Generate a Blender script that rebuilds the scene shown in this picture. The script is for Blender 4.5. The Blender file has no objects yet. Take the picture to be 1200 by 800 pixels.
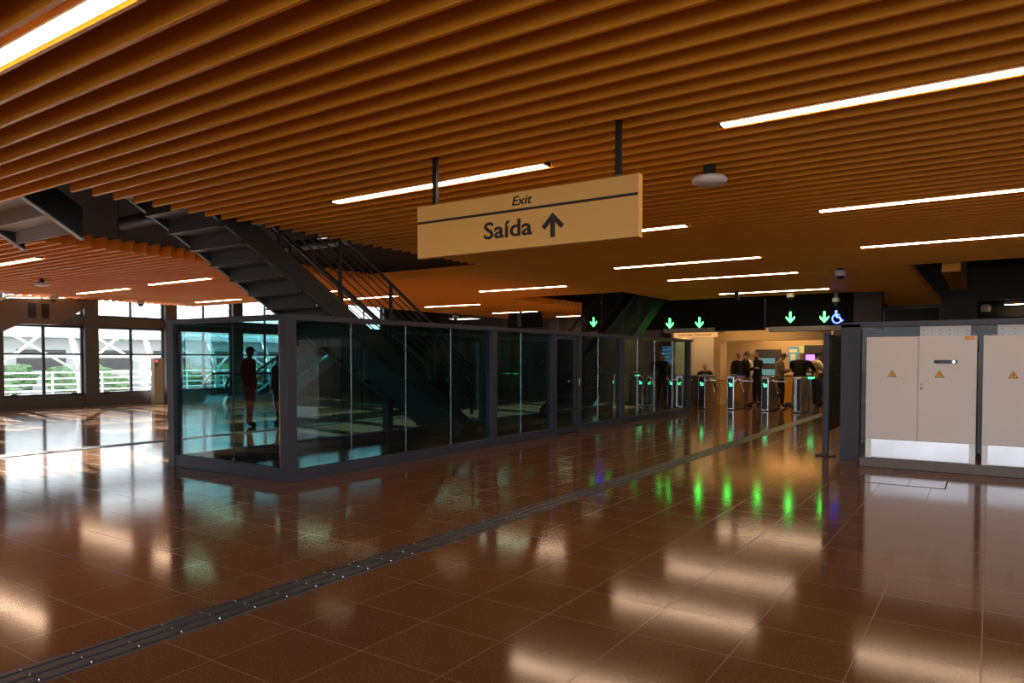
import bpy, bmesh, math, random
from mathutils import Vector, Matrix, Euler
random.seed(7)
sc = bpy.context.scene
COL = sc.collection
PI = math.pi

# ------------------------------------------------------------------ materials
def mat(name, color, rough=0.5, metal=0.0, spec=0.5, emit=None, estr=0.0, noise=None, bump=0.0, nscale=20.0, stretch=None, coat=0.0):
    m = bpy.data.materials.new(name); m.use_nodes = True
    nt = m.node_tree; b = nt.nodes['Principled BSDF']
    b.inputs['Base Color'].default_value = (*color, 1)
    b.inputs['Roughness'].default_value = rough
    b.inputs['Metallic'].default_value = metal
    b.inputs['Specular IOR Level'].default_value = spec
    b.inputs['Coat Weight'].default_value = coat
    if emit:
        b.inputs['Emission Color'].default_value = (*emit, 1); b.inputs['Emission Strength'].default_value = estr
    if noise or bump:
        tc = nt.nodes.new('ShaderNodeTexCoord'); mp = nt.nodes.new('ShaderNodeMapping')
        nt.links.new(tc.outputs['Object'], mp.inputs['Vector'])
        if stretch: mp.inputs['Scale'].default_value = stretch
        n = nt.nodes.new('ShaderNodeTexNoise'); n.inputs['Scale'].default_value = nscale; n.inputs['Detail'].default_value = 4
        nt.links.new(mp.outputs['Vector'], n.inputs['Vector'])
        if noise:
            r = nt.nodes.new('ShaderNodeValToRGB')
            r.color_ramp.elements[0].position = 0.3; r.color_ramp.elements[1].position = 0.7
            r.color_ramp.elements[0].color = (*noise, 1); r.color_ramp.elements[1].color = (*color, 1)
            nt.links.new(n.outputs['Fac'], r.inputs['Fac']); nt.links.new(r.outputs['Color'], b.inputs['Base Color'])
        if bump:
            bp = nt.nodes.new('ShaderNodeBump'); bp.inputs['Strength'].default_value = bump; bp.inputs['Distance'].default_value = 0.01
            nt.links.new(n.outputs['Fac'], bp.inputs['Height']); nt.links.new(bp.outputs['Normal'], b.inputs['Normal'])
    return m

def glass_mat(name, tint, refl=1.0, ior=1.5):
    m = bpy.data.materials.new(name); m.use_nodes = True
    nt = m.node_tree; nt.nodes.clear()
    out = nt.nodes.new('ShaderNodeOutputMaterial'); mix = nt.nodes.new('ShaderNodeMixShader')
    t = nt.nodes.new('ShaderNodeBsdfTransparent'); g = nt.nodes.new('ShaderNodeBsdfGlossy')
    ge = nt.nodes.new('ShaderNodeNewGeometry'); dt = nt.nodes.new('ShaderNodeVectorMath'); dt.operation = 'DOT_PRODUCT'
    nt.links.new(ge.outputs['Normal'], dt.inputs[0]); nt.links.new(ge.outputs['Incoming'], dt.inputs[1])
    def mth(op, a, b=None):
        n = nt.nodes.new('ShaderNodeMath'); n.operation = op
        for i, q in enumerate((a, b)):
            if q is None: continue
            if isinstance(q, (int, float)): n.inputs[i].default_value = q
            else: nt.links.new(q, n.inputs[i])
        return n.outputs[0]
    f0 = ((ior-1)/(ior+1))**2
    fac = mth('ADD', f0, mth('MULTIPLY', 1-f0, mth('POWER', mth('SUBTRACT', 1.0, mth('MINIMUM', mth('ABSOLUTE', dt.outputs['Value']), 1.0)), 5.0)))
    t.inputs['Color'].default_value = (*tint, 1); g.inputs['Roughness'].default_value = 0.0
    g.inputs['Color'].default_value = (refl, refl, refl, 1)
    nt.links.new(fac, mix.inputs['Fac']); nt.links.new(t.outputs[0], mix.inputs[1]); nt.links.new(g.outputs[0], mix.inputs[2])
    nt.links.new(mix.outputs[0], out.inputs['Surface'])
    return m

def floor_mat():
    m = bpy.data.materials.new('brown_granite'); m.use_nodes = True
    nt = m.node_tree; L = nt.links; N = nt.nodes; b = N['Principled BSDF']
    tc = N.new('ShaderNodeTexCoord')
    n1 = N.new('ShaderNodeTexNoise'); n1.inputs['Scale'].default_value = 75; n1.inputs['Detail'].default_value = 8; n1.inputs['Roughness'].default_value = .85
    n2 = N.new('ShaderNodeTexNoise'); n2.inputs['Scale'].default_value = 1.1; n2.inputs['Detail'].default_value = 4
    for n in (n1, n2): L.new(tc.outputs['Object'], n.inputs['Vector'])
    r1 = N.new('ShaderNodeValToRGB'); e = r1.color_ramp.elements
    e[0].position = .36; e[0].color = (.050, .024, .011, 1); e[1].position = .68; e[1].color = (.34, .165, .080, 1)
    L.new(n1.outputs['Fac'], r1.inputs['Fac'])
    br = N.new('ShaderNodeTexBrick'); br.offset = 0; br.squash = 1
    mp = N.new('ShaderNodeMapping'); mp.inputs['Location'].default_value = (2.275, -4.87, 0)
    L.new(tc.outputs['Object'], mp.inputs['Vector']); L.new(mp.outputs['Vector'], br.inputs['Vector'])
    br.inputs['Scale'].default_value = 1.0; br.inputs['Brick Width'].default_value = .565; br.inputs['Row Height'].default_value = .53
    br.inputs['Mortar Size'].default_value = .0035; br.inputs['Mortar Smooth'].default_value = .3
    br.inputs['Color1'].default_value = (.92, .92, .92, 1); br.inputs['Color2'].default_value = (1.12, 1.1, 1.08, 1); br.inputs['Mortar'].default_value = (1, 1, 1, 1)
    mul = N.new('ShaderNodeMix'); mul.data_type = 'RGBA'; mul.blend_type = 'MULTIPLY'; mul.inputs[0].default_value = 1
    L.new(r1.outputs['Color'], mul.inputs[6]); L.new(br.outputs['Color'], mul.inputs[7])
    r2 = N.new('ShaderNodeValToRGB'); r2.color_ramp.elements[0].color = (.72, .72, .72, 1); r2.color_ramp.elements[1].color = (1.2, 1.2, 1.2, 1)
    L.new(n2.outputs['Fac'], r2.inputs['Fac'])
    mul2 = N.new('ShaderNodeMix'); mul2.data_type = 'RGBA'; mul2.blend_type = 'MULTIPLY'; mul2.inputs[0].default_value = 1
    L.new(mul.outputs[2], mul2.inputs[6]); L.new(r2.outputs['Color'], mul2.inputs[7])
    gm = N.new('ShaderNodeMix'); gm.data_type = 'RGBA'
    L.new(br.outputs['Fac'], gm.inputs[0]); L.new(mul2.outputs[2], gm.inputs[6]); gm.inputs[7].default_value = (.21, .12, .07, 1)
    L.new(gm.outputs[2], b.inputs['Base Color'])
    rr = N.new('ShaderNodeMapRange'); rr.inputs['To Min'].default_value = FLOOR_R[0]; rr.inputs['To Max'].default_value = FLOOR_R[1]
    L.new(n2.outputs['Fac'], rr.inputs['Value'])
    rg = N.new('ShaderNodeMath'); rg.operation = 'MULTIPLY_ADD'; rg.inputs[1].default_value = .3
    L.new(br.outputs['Fac'], rg.inputs[0]); L.new(rr.outputs['Result'], rg.inputs[2]); L.new(rg.outputs[0], b.inputs['Roughness'])
    b.inputs['Specular IOR Level'].default_value = FLOOR_SPEC
    bp = N.new('ShaderNodeBump'); bp.inputs['Strength'].default_value = .06; bp.inputs['Distance'].default_value = .003; bp.invert = True
    L.new(br.outputs['Fac'], bp.inputs['Height']); L.new(bp.outputs['Normal'], b.inputs['Normal'])
    return m

FLOOR_R = (.085, .13); FLOOR_SPEC = .5; SKY = 2.4
M = {}
M['floor'] = floor_mat()
M['orange'] = mat('orange_wood', (.95, .37, .028), .45, noise=(.87, .33, .023), nscale=3, stretch=(.4, 6, 6), spec=.3)
M['plenum'] = mat('black_plenum', (.006, .0055, .0055), .85)
M['void'] = mat('black_recess', (.004, .004, .004), .9)
M['duct'] = mat('galvanised_duct', (.045, .043, .042), .5, .4)
M['steel_dark'] = mat('dark_grey_paint', (.042, .047, .068), .45, noise=(.036, .041, .06), nscale=4)
M['steel_black'] = mat('black_steel_paint', (.022, .021, .022), .5, noise=(.018, .017, .018), nscale=6)
M['stair_grey'] = mat('stair_grey_paint', (.05, .048, .046), .5, noise=(.043, .041, .04), nscale=5)
M['stair_light'] = mat('pale_stair_paint', (.34, .33, .33), .5)
M['column'] = mat('grey_column_paint', (.085, .082, .08), .5, noise=(.075, .072, .07), nscale=2)
M['truss'] = mat('escalator_cladding', (.15, .12, .11), .45, noise=(.135, .108, .1), nscale=1.5)
M['dark_wall'] = mat('dark_wall_paint', (.085, .066, .058), .7, noise=(.075, .058, .05), nscale=2)
M['brown_wall'] = mat('brown_wall_paint', (.12, .085, .065), .7, noise=(.10, .072, .055), nscale=2)
M['tan'] = mat('tan_stone', (.56, .37, .17), .45, noise=(.50, .32, .14), nscale=1.4)
M['cream_wall'] = mat('pale_booth_wall', (.60, .52, .42), .6, noise=(.56, .48, .39), nscale=2)
M['lintel'] = mat('grey_lintel', (.30, .28, .26), .5)
M['cab'] = mat('grey_cabinet_paint', (.74, .71, .68), .45, noise=(.72, .69, .66), nscale=1.2)
M['cab_dark'] = mat('cabinet_seam', (.03, .03, .03), .6)
M['steel'] = mat('brushed_steel', (.62, .62, .64), .2, 1.0, noise=(.55, .55, .57), nscale=6, stretch=(1, 1, 40))
M['steel_mirror'] = mat('satin_steel', (.50, .50, .52), .24, 1.0, noise=(.42, .41, .42), nscale=2)
M['chrome'] = mat('chrome', (.8, .8, .8), .15, 1.0)
M['stone'] = mat('grey_granite', (.19, .165, .15), .5, noise=(.11, .095, .085), nscale=90)
M['white_pl'] = mat('white_plastic', (.72, .70, .68), .4)
M['white_box'] = mat('white_metal_box', (.88, .90, .92), .4)
M['black_pl'] = mat('black_plastic', (.012, .012, .013), .35)
M['black_dark'] = mat('matt_black', (.006, .006, .006), .8, spec=.2)
M['sign'] = mat('cream_sign_face', (.90, .50, .13), .55, noise=(.88, .485, .125), nscale=2)
M['ink'] = mat('dark_brown_ink', (.022, .014, .009), .6)
M['tube'] = mat('lit_tube', (.9, .9, .9), .4, emit=(1, .66, .42), estr=18.0)
M['alu'] = mat('grey_light_housing', (.42, .38, .34), .5, 0)
M['warm'] = mat('warm_ceiling_light', (.9, .85, .7), .4, emit=(1, .66, .32), estr=8.0)
M['yellow'] = mat('yellow_warning', (.80, .40, .02), .5)
M['orange_tag'] = mat('orange_tag', (.75, .35, .08), .5)
M['green'] = mat('lit_green', (.1, .8, .3), .4, emit=(.05, 1, .25), estr=4.0)
M['green_w'] = mat('lit_pale_green', (.3, .9, .5), .4, emit=(.035, 1.0, .08), estr=10.0)
M['blue'] = mat('lit_blue', (.1, .2, .9), .4, emit=(.035, .06, 1.0), estr=10.0)
M['red'] = mat('lit_red', (.8, .05, .05), .4, emit=(1, .05, .05), estr=2.0)
M['screen'] = mat('lit_blue_screen', (.02, .05, .08), .3, emit=(.10, .35, .62), estr=.35)
M['screen2'] = mat('lit_teal_screen', (.02, .05, .05), .3, emit=(.22, .50, .50), estr=.30)
M['poster_b'] = mat('blue_poster', (.10, .38, .72), .5)
M['poster_g'] = mat('green_poster', (.35, .62, .12), .5)
M['poster_w'] = mat('white_poster', (.75, .72, .66), .5)
M['purple'] = mat('lit_purple', (.2, .1, .7), .4, emit=(.25, .12, 1), estr=2.0)
M['tactile'] = mat('dark_steel_plate', (.12, .125, .14), .42, .3, noise=(.10, .104, .118), nscale=30)
M['tactile_rib'] = mat('dark_steel_rib', (.045, .05, .065), .35, .4)
M['beige'] = mat('beige_metal', (.42, .36, .27), .45)
M['beige_pale'] = mat('pale_render', (.55, .56, .55), .7, noise=(.5, .51, .5), nscale=1)
M['white_steel'] = mat('white_painted_steel', (.82, .84, .86), .5)
M['pave'] = mat('pale_concrete', (.26, .26, .26), .8, noise=(.22, .22, .22), nscale=1)
M['leaf'] = mat('foliage_green', (.16, .26, .13), .8, noise=(.09, .17, .07), nscale=8)
M['rubber'] = mat('black_rubber', (.015, .015, .015), .5)
M['win_glass'] = glass_mat('window_glass', (.96, .985, .985), .9)
M['clear_glass'] = glass_mat('clear_glass', (.97, .98, .98), 1.0, 1.22)
M['teal_glass'] = glass_mat('teal_glass', (.60, .79, .80), 1.0, 1.66)
M['grey_glass'] = glass_mat('smoked_glass', (.42, .48, .50), 1.0, 1.5)
M['skin'] = mat('skin', (.45, .25, .16), .55)
M['hair'] = mat('dark_hair', (.014, .010, .008), .6)
def cloth(name, c): return mat(name, c, .85, noise=tuple(x*.75 for x in c), nscale=30, spec=.2)

# ------------------------------------------------------------------ mesh helpers
class MB:
    def __init__(s): s.bm = bmesh.new()
    def box(s, x0, x1, y0, y1, z0, z1, bev=0.0):
        b = bmesh.new(); bmesh.ops.create_cube(b, size=1)
        for v in b.verts: v.co = Vector(((x0+x1)/2+v.co.x*(x1-x0), (y0+y1)/2+v.co.y*(y1-y0), (z0+z1)/2+v.co.z*(z1-z0)))
        if bev: bmesh.ops.bevel(b, geom=b.edges[:], offset=bev, segments=2, profile=.6, affect='EDGES')
        return s._add(b)
    def _add(s, b, M_=None):
        if M_ is not None: bmesh.ops.transform(b, matrix=M_, verts=b.verts)
        me = bpy.data.meshes.new('tmp'); b.to_mesh(me); b.free(); s.bm.from_mesh(me); bpy.data.meshes.remove(me); return s
    def tube(s, p, q, r, n=10, r2=None):
        p, q = Vector(p), Vector(q); d = q-p
        b = bmesh.new(); bmesh.ops.create_cone(b, cap_ends=True, segments=n, radius1=r, radius2=r if r2 is None else r2, depth=d.length)
        return s._add(b, Matrix.Translation((p+q)/2) @ d.to_track_quat('Z', 'Y').to_matrix().to_4x4())
    def path(s, pts, r, n=8):
        for a, b in zip(pts, pts[1:]): s.tube(a, b, r, n)
        for a in pts[1:-1]: s.ball(a, (r, r, r), 8, 6)
        return s
    def bar(s, p, q, w, h):   # rectangular bar from p to q
        p, q = Vector(p), Vector(q); d = q-p
        b = bmesh.new(); bmesh.ops.create_cube(b, size=1)
        for v in b.verts: v.co = Vector((v.co.x*w, v.co.y*h, v.co.z*d.length))
        return s._add(b, Matrix.Translation((p+q)/2) @ d.to_track_quat('Z', 'Y').to_matrix().to_4x4())
    def ball(s, c, r, u=16, v=10):
        b = bmesh.new(); bmesh.ops.create_uvsphere(b, u_segments=u, v_segments=v, radius=1)
        return s._add(b, Matrix.Translation(c) @ Matrix.Diagonal((*r, 1)))
    def prism(s, pts, axis, a0, a1):   # pts 2D polygon extruded along axis 'x','y','z'
        def P(u, v, a): return {'x': (a, u, v), 'y': (u, a, v), 'z': (u, v, a)}[axis]
        b = bmesh.new(); A = [b.verts.new(P(u, v, a0)) for u, v in pts]; B = [b.verts.new(P(u, v, a1)) for u, v in pts]
        b.faces.new(A); b.faces.new(B[::-1])
        for i in range(len(pts)):
            j = (i+1) % len(pts); b.faces.new((A[i], B[i], B[j], A[j]))
        bmesh.ops.recalc_face_normals(b, faces=b.faces[:])
        return s._add(b)
    def lathe(s, prof, c, n=24):
        b = bmesh.new(); rings = []
        for r, z in prof:
            rings.append([b.verts.new((r*math.cos(2*PI*k/n), r*math.sin(2*PI*k/n), z)) for k in range(n)])
        for A, B in zip(rings, rings[1:]):
            for k in range(n): b.faces.new((A[k], A[(k+1) % n], B[(k+1) % n], B[k]))
        b.faces.new(rings[0][::-1]); b.faces.new(rings[-1])
        return s._add(b, Matrix.Translation(c))
    def xf(s, mx): bmesh.ops.transform(s.bm, matrix=mx, verts=s.bm.verts); return s
    def build(s, name, m, parent=None, loc=None, smooth=False, label=None):
        bmesh.ops.recalc_face_normals(s.bm, faces=s.bm.faces[:])
        me = bpy.data.meshes.new(name); s.bm.to_mesh(me); s.bm.free()
        me.materials.append(m)
        if smooth:
            for p in me.polygons: p.use_smooth = True
        o = bpy.data.objects.new(name, me); COL.objects.link(o)
        if parent: o.parent = parent
        if loc: o.location = loc
        if label: o['label'] = label
        return o

def tag(o, label=None, cat=None, group=None, kind=None):
    if label: o['label'] = label
    if cat: o['category'] = cat
    if group: o['group'] = group
    if kind: o['kind'] = kind
    return o
def empty(name, loc, label=None, cat=None, group=None, rz=0, kind=None):
    o = bpy.data.objects.new(name, None); COL.objects.link(o); o.location = loc; o.rotation_euler.z = rz; o.empty_display_size = .1
    return tag(o, label, cat, group, kind)
def kids(o): return [c for c in bpy.data.objects if c.parent == o]
def copy_tree(o, parent=None):
    c = o.copy(); COL.objects.link(c)
    if parent: c.parent = parent
    for ch in kids(o): copy_tree(ch, c)
    return c
def struct(mb, name, m, **k):
    o = mb.build(name, m, **k); o['kind'] = 'structure'; return o
def text_mesh(body, size, depth=.002, offset=0.0, shear=0.0, spacing=1.0):
    cu = bpy.data.curves.new('txt', 'FONT'); cu.body = body; cu.size = size; cu.extrude = depth; cu.offset = offset; cu.shear = shear
    cu.space_character = spacing; cu.resolution_u = 3
    o = bpy.data.objects.new('txt', cu); COL.objects.link(o)
    bpy.context.view_layer.update()
    me = bpy.data.meshes.new_from_object(o.evaluated_get(bpy.context.evaluated_depsgraph_get()))
    bpy.data.objects.remove(o); bpy.data.curves.remove(cu)
    return me
def place_text(name, body, x0, x1, zb, y, m, parent, hscale=1.0, **k):
    """lettering on a face that looks to -Y, fitted between x0..x1 with its baseline at zb; coordinates relative to parent"""
    me = text_mesh(body, 1.0, **k)
    xs = [v.co.x for v in me.vertices]; s = (x1-x0)/(max(xs)-min(xs)); sz = s*hscale
    mn = min(xs)
    for v in me.vertices:
        x, yy, z = v.co; v.co = Vector((x0+(x-mn)*s, y-z, zb+yy*sz))
    me.materials.clear(); me.materials.append(m)
    o = bpy.data.objects.new(name, me); COL.objects.link(o); o.parent = parent; return o

# ------------------------------------------------------------------ camera
H = 3.48
yaw, pitch, roll, foc, py = 5.90685538e-01, -2.74514393e-02, 5.82379114e-04, 835.734877, 442.868302
fw = Vector((-math.sin(yaw)*math.cos(pitch), math.cos(yaw)*math.cos(pitch), math.sin(pitch)))
r0 = Vector((math.cos(yaw), math.sin(yaw), 0)); u0 = r0.cross(fw)
rt = math.cos(roll)*r0+math.sin(roll)*u0; up = -math.sin(roll)*r0+math.cos(roll)*u0
cam = bpy.data.cameras.new('camera'); co = bpy.data.objects.new('camera', cam); COL.objects.link(co)
mx = Matrix((rt, up, -fw)).transposed().to_4x4(); mx.translation = (0, 0, 1.6); co.matrix_world = mx
cam.sensor_width = 36; cam.lens = foc/1200*36; cam.shift_y = (py-400)/1200; cam.clip_start = .05; cam.clip_end = 300
sc.camera = co

# ------------------------------------------------------------------ shell
XL, XR, YB, YF = -25.2, 8.2, -6.0, 29.0
struct(MB().box(XL-.3, XR+.3, YB, YF+1, -.3, 0), 'floor', M['floor'])
ceil = MB().box(XL-.6, XR+.3, YB, YF+1, 4.7, 4.9)
struct(ceil, 'ceiling', M['plenum'])
# services above the slats, seen through the stair openings
for y, z, r, lab in ((7.6, 4.3, .13, 'thick dark pipe above the middle of the stair opening'), (10.6, 4.1, .12, 'dark pipe above the far end of the stair opening'), (9.2, 4.35, .07, 'thinner dark pipe between two thick pipes over the staircase')):
    tag(MB().tube((-14.5, y, z), (-8.0, y, z), r, 14).build('service_pipe', M['duct'], smooth=True), lab, 'pipe', 'pipes above the stair opening')

# ------------------------------------------------------------------ wooden slats
PITCH, TH, SH = .238, .035, .21
def slat_y(k): return 3.488+PITCH*k
OPX0, OPX1, CUTX, XE0, XE1 = -12.68, -8.68, -1.45, -24.25, 7.6
meshes = {}
def slat(y, x0, x1, label, group):
    key = round(x1-x0, 3)
    if key not in meshes:
        mb = MB(); L = x1-x0
        mb.prism([(0, 0.004), (.004, 0), (TH-.004, 0), (TH, .004), (TH, SH), (0, SH)], 'x', 0, L)
        o = mb.build('ceiling_baffle', M['orange']); meshes[key] = o.data
    else:
        o = bpy.data.objects.new('ceiling_baffle', meshes[key]); COL.objects.link(o)
    o.location = (x0, y, H); tag(o, label, 'ceiling slat', group, 'thing')
OP1 = (3.88, 12.55); OP2 = (18.5, 30)
k = -26
while slat_y(k) < 28.6:
    y = slat_y(k)
    if y > 15.2: XE0 = -19.0
    if y < OP1[0]: segs = [(XE0, XE1, 'orange wood ceiling slat of the closest run, before the stair opening', 'slats in front of the stair opening')]
    elif y < OP1[1]: segs = [(XE0, OPX0, 'orange wood slat beyond the stair opening, its cut end facing the opening', 'slats on the window side of the stair opening'),
                             (OPX1, XE1, 'orange wood slat over the exit sign side, cut short where the stair opening begins', 'slats on the sign side of the stair opening')]
    elif y < 16.55: segs = [(XE0, XE1, 'orange wood slat crossing the ceiling between the two stair openings', 'slats between the two stair openings')]
    elif y < OP2[0]: segs = [(XE0, CUTX, 'orange wood slat ending at the dark ceiling recess over the cabinets', 'slats ending at the ceiling recess')]
    elif y < 22.2: segs = [(XE0, OPX0, 'orange wood slat on the far side of the second stair opening', 'slats on the window side of the second stair opening'),
                           (OPX1, CUTX, 'orange wood slat above the turnstiles, between second stair opening and dark recess', 'slats above the turnstiles')]
    else: segs = [(XE0, OPX0, 'orange wood slat at the far wall behind the second stair', 'slats by the far wall'),
                  (-3.0, CUTX, 'short orange wood slat beside the dark recess beyond the wheelchair sign', 'short slats beside the recess')]
    for x0, x1, lab, gr in segs: slat(y, x0, x1, lab, gr)
    k += 1
# black sheets added along the free edges to keep daylight out above the slats
struct(MB().box(-24.32, -24.22, YB, 15.2, 3.70, 4.7).box(-24.22, -19.1, 15.1, 15.2, 3.70, 4.7).box(-19.1, -19.0, 15.2, 28.6, 3.70, 4.7).box(-24.2, XE0+26.6, YB, YB+.1, 3.70, 4.7).box(7.5, 7.6, YB+.1, 16.4, 3.70, 4.7), 'ceiling_daylight_block', M['plenum'])
# hangers for slats in the opening
for i in range(7):
    yy = 4.44+i*1.12
    h_ = MB().tube((-12.9, yy, H+SH), (-12.9, yy, 4.7), .009, 8).box(-12.93, -12.87, yy-.03, yy+.03, H+SH+.001, H+SH+.02)
    tag(h_.build('ceiling_hanger', M['duct']), 'thin rod holding up the wooden slats along the window side of the opening', 'hanger rod', 'hanger rods by the stair opening')

# ------------------------------------------------------------------ light lines
def gap_y(y): return slat_y(round((y-.1365-3.488)/PITCH))+.1365
def light_y(y):
    kk = round((y+.085-3.488)/PITCH); return slat_y(kk)-.085
def make_light(L=3.0):
    e = empty('ceiling_light', (0, 0, 0))
    MB().prism([(-.058, .012), (-.048, .0), (.048, .0), (.058, .012), (.058, .09), (-.058, .09)], 'x', 0, L).build('housing', M['alu'], e)
    MB().box(.02, L-.02, -.05, .05, -.006, .004, .002).build('diffuser', M['tube'], e)
    for a in (-.006, L-.02): MB().box(a, a+.026, -.055, .055, -.004, .09, .002).build('end_cap', M['black_pl'], e)
    return e
LIGHTS = [
 (-6.6, 1.97, 3.0, 'thick white light line close overhead, the widest one in view'),
 (-6.62, 5.97, 3.0, 'white light line passing behind a hanging rod of the exit sign'),
 (-6.6, 9.93, 3.0, 'light line half hidden behind the exit sign, its end showing past the sign edge'),
 (-6.57, 13.71, 3.0, 'light line just beyond the lower corner of the exit sign'),
 (-6.52, 16.42, 3.0, 'light line following the one past the exit sign, ahead of the black display'),
 (-6.63, 20.75, 3.0, 'light line directly in front of the hanging black display board'),
 (-1.85, 5.80, 3.0, 'long bright light line above the white oval wireless unit'),
 (-1.86, 9.75, 3.0, 'light line second in the row above the grey cabinets'),
 (-1.87, 13.46, 3.0, 'light line third in the row, next before the dark recess over the cabinets'),
 (-12.0, 16.25, 2.8, 'light line between the exit sign and the second stair opening'),
 (-17.95, 10.11, 2.6, 'light line ending beside the underside of the open staircase'),
 (-22.2, 10.21, 2.8, 'light line above the escalator side panel near the windows'),
 (-17.9, 6.30, 2.95, 'light line beside the pale upper stair flight'),
 (-22.3, 14.06, 2.4, 'light line over the grey post, last before the clerestory glass'),
 (-17.2, 15.95, 2.3, 'light line seen between the bars of the stair railing'),
 (-17.9, 13.83, 2.9, 'short looking light line hidden partly by the stair stringer'),
 (-17.3, 20.15, 2.5, 'light line low over the glass box, near the ceiling camera'),
 (-17.3, 24.3, 2.2, 'thin light line just behind the suspended black screen'),
 (-16.3, 27.9, 3.2, 'light line beyond the green arrow and the second stair railing'),
]
proto = {}
for x, y, L, lab in LIGHTS:
    if L not in proto: e = proto[L] = make_light(L)
    else: e = copy_tree(proto[L])
    e.location = (x, light_y(y), H+.004); tag(e, lab, 'ceiling light', 'light lines in the slatted ceiling')

# ------------------------------------------------------------------ exit sign
SY = 5.2
s = empty('exit_sign', (-3.437, SY, 2.555), 'cream hanging sign reading Exit and Saída with an up arrow', 'sign')
MB().box(-1.134, 1.134, 0, .07, 0, .49, .004).build('sign_board', M['sign'], s)
for a in (1.1335, -1.139): MB().box(a, a+.0055, -.002, .072, -.002, .492).build('edge_trim', M['sign'], s)
MB().box(-1.134, 1.134, -.004, 0, .322, .344).build('stripe', M['ink'], s)
place_text('lettering', 'Saída', -.352, .158, .112, -.003, M['ink'], s, offset=.018, depth=.002, hscale=.82)
place_text('small_lettering', 'Exit', -.05, .158, .376, -.003, M['ink'], s, offset=.010, depth=.002, shear=.22, hscale=.84)
ar = MB(); cx = .362
ar.box(cx-.022, cx+.022, -.004, 0, .066, .245)
for sg in (-1, 1):
    ar.prism([(cx, .272), (cx, .213), (cx+sg*.079, .134), (cx+sg*.109, .163)], 'y', -.0041, 0)
ar.build('arrow', M['ink'], s)
for dx in (-.945, .95):
    MB().box(dx-.022, dx+.022, .015, .055, .49, .96+.4).build('hanging_rod', M['black_pl'], s)
    MB().box(dx-.035, dx+.035, .008, .062, .49, .505).tube((dx-.045, .035, .56), (dx+.045, .035, .56), .007).build('rod_clamp', M['chrome'], s)

# ------------------------------------------------------------------ glass enclosure round the stairs
GX, GX0, GY, GY1, GH = -7.45, -10.17, 5.96, 20.9, 2.17
g = empty('glass_enclosure', ((GX+GX0)/2, GY, 0), 'long dark framed glass box standing around the open staircases', 'glass enclosure')
ox, oy = -(GX+GX0)/2, -GY
def GB(x0, x1, y0, y1, z0, z1, bev=.004): return MB().box(x0+ox, x1+ox, y0+oy, y1+oy, z0, z1, bev)
P = .15
posts = [(GX-P, GY), (GX0, GY)]+[(GX-P, y) for y in (10.48, 12.62, 13.72, 15.92, 20.6)]+[(GX0, y) for y in (10.48, 13.72, 17.2, 20.6)]
for x, y in posts: GB(x, x+P, y, y+P, 0, GH-.07).build('post', M['steel_dark'], g)
GB(GX-.003-P, GX+.01, GY-.01, GY1, GH-.07, GH).build('top_rail', M['steel_dark'], g)
GB(GX0-.01, GX0+P, GY-.01, GY1, GH-.07, GH).build('top_rail', M['steel_dark'], g)
GB(GX0+P, GX-P-.003, GY-.01, GY+P, GH-.07, GH).build('top_rail', M['steel_dark'], g)
GB(GX0+P, GX-P-.003, GY1-P, GY1, GH-.07, GH).build('top_rail', M['steel_dark'], g)
GB(GX0+P+.002, GX-P-.002, GY+.015, GY+P-.02, 0, .17).build('base_rail', M['steel_dark'], g)
def side_rail(x0, x1, ys):
    for a, b in ys: GB(x0, x1, a+P+.002, b-.002, 0, .15).build('base_rail', M['steel_dark'], g)
side_rail(GX-P+.02, GX-.015, ((GY, 10.48), (10.48, 12.62), (13.72, 15.92), (15.92, 20.6)))
side_rail(GX0+.015, GX0+P-.02, ((GY, 10.48), (10.48, 13.72), (13.72, 17.2), (17.2, 20.6)))
pz0, pz1 = .17, GH-.07
# front panes (with a silver joint), side panes
def pane_x(x0, x1, y, z0=pz0): return GB(x0, x1, y, y+.01, z0, pz1, 0).build('pane', M['teal_glass'], g)
def pane_y(x, y0, y1, z0=.15): return GB(x, x+.01, y0, y1, z0, pz1, 0).build('pane', M['teal_glass'], g)
pane_x(GX0+P, -8.676, GY+.06); pane_x(-8.668, GX-P, GY+.06)
for a, b in ((GY+P, 7.125), (7.135, 8.265), (8.275, 9.375), (9.385, 10.48), (10.48+P, 11.53), (11.54, 12.62), (13.72+P, 14.79), (14.8, 15.92), (15.92+P, 17.0), (17.01, 18.12), (18.13, 19.43), (19.44, 20.6)):
    pane_y(GX-.08, a, b)
for a, b in ((GY+P, 8.2), (8.21, 10.48), (10.48+P, 12.1), (12.11, 13.72), (13.72+P, 15.5), (15.51, 17.2), (17.2+P, 18.9), (18.91, 20.6)):
    pane_y(GX0+.08, a, b)
for y in (7.13, 8.27, 9.38, 11.535, 14.795, 17.005, 18.125, 19.435):
    GB(GX-.082, GX-.068, y-.006, y+.006, .15, pz1, 0).build('joint_strip', M['chrome'], g)
GB(-8.677, -8.667, GY+.058, GY+.072, pz0, pz1, 0).build('joint_strip', M['steel_dark'], g)
GB(GX-P-.02, GX-P+.001, GY+.0, GY+.03, .17, pz1, 0).build('glazing_bead', M['steel'], g)
for z0, z1 in ((.17, .29), (1.68, 1.98)): GB(GX0+P+.005, GX0+P+.09, GY+.045, GY+.085, z0, z1, .01).build('pivot_block', M['black_pl'], g)
GB(-8.70, -8.645, GY+.045, GY+.085, .17, .215, .004).build('pane_clamp', M['steel_dark'], g)
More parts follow.
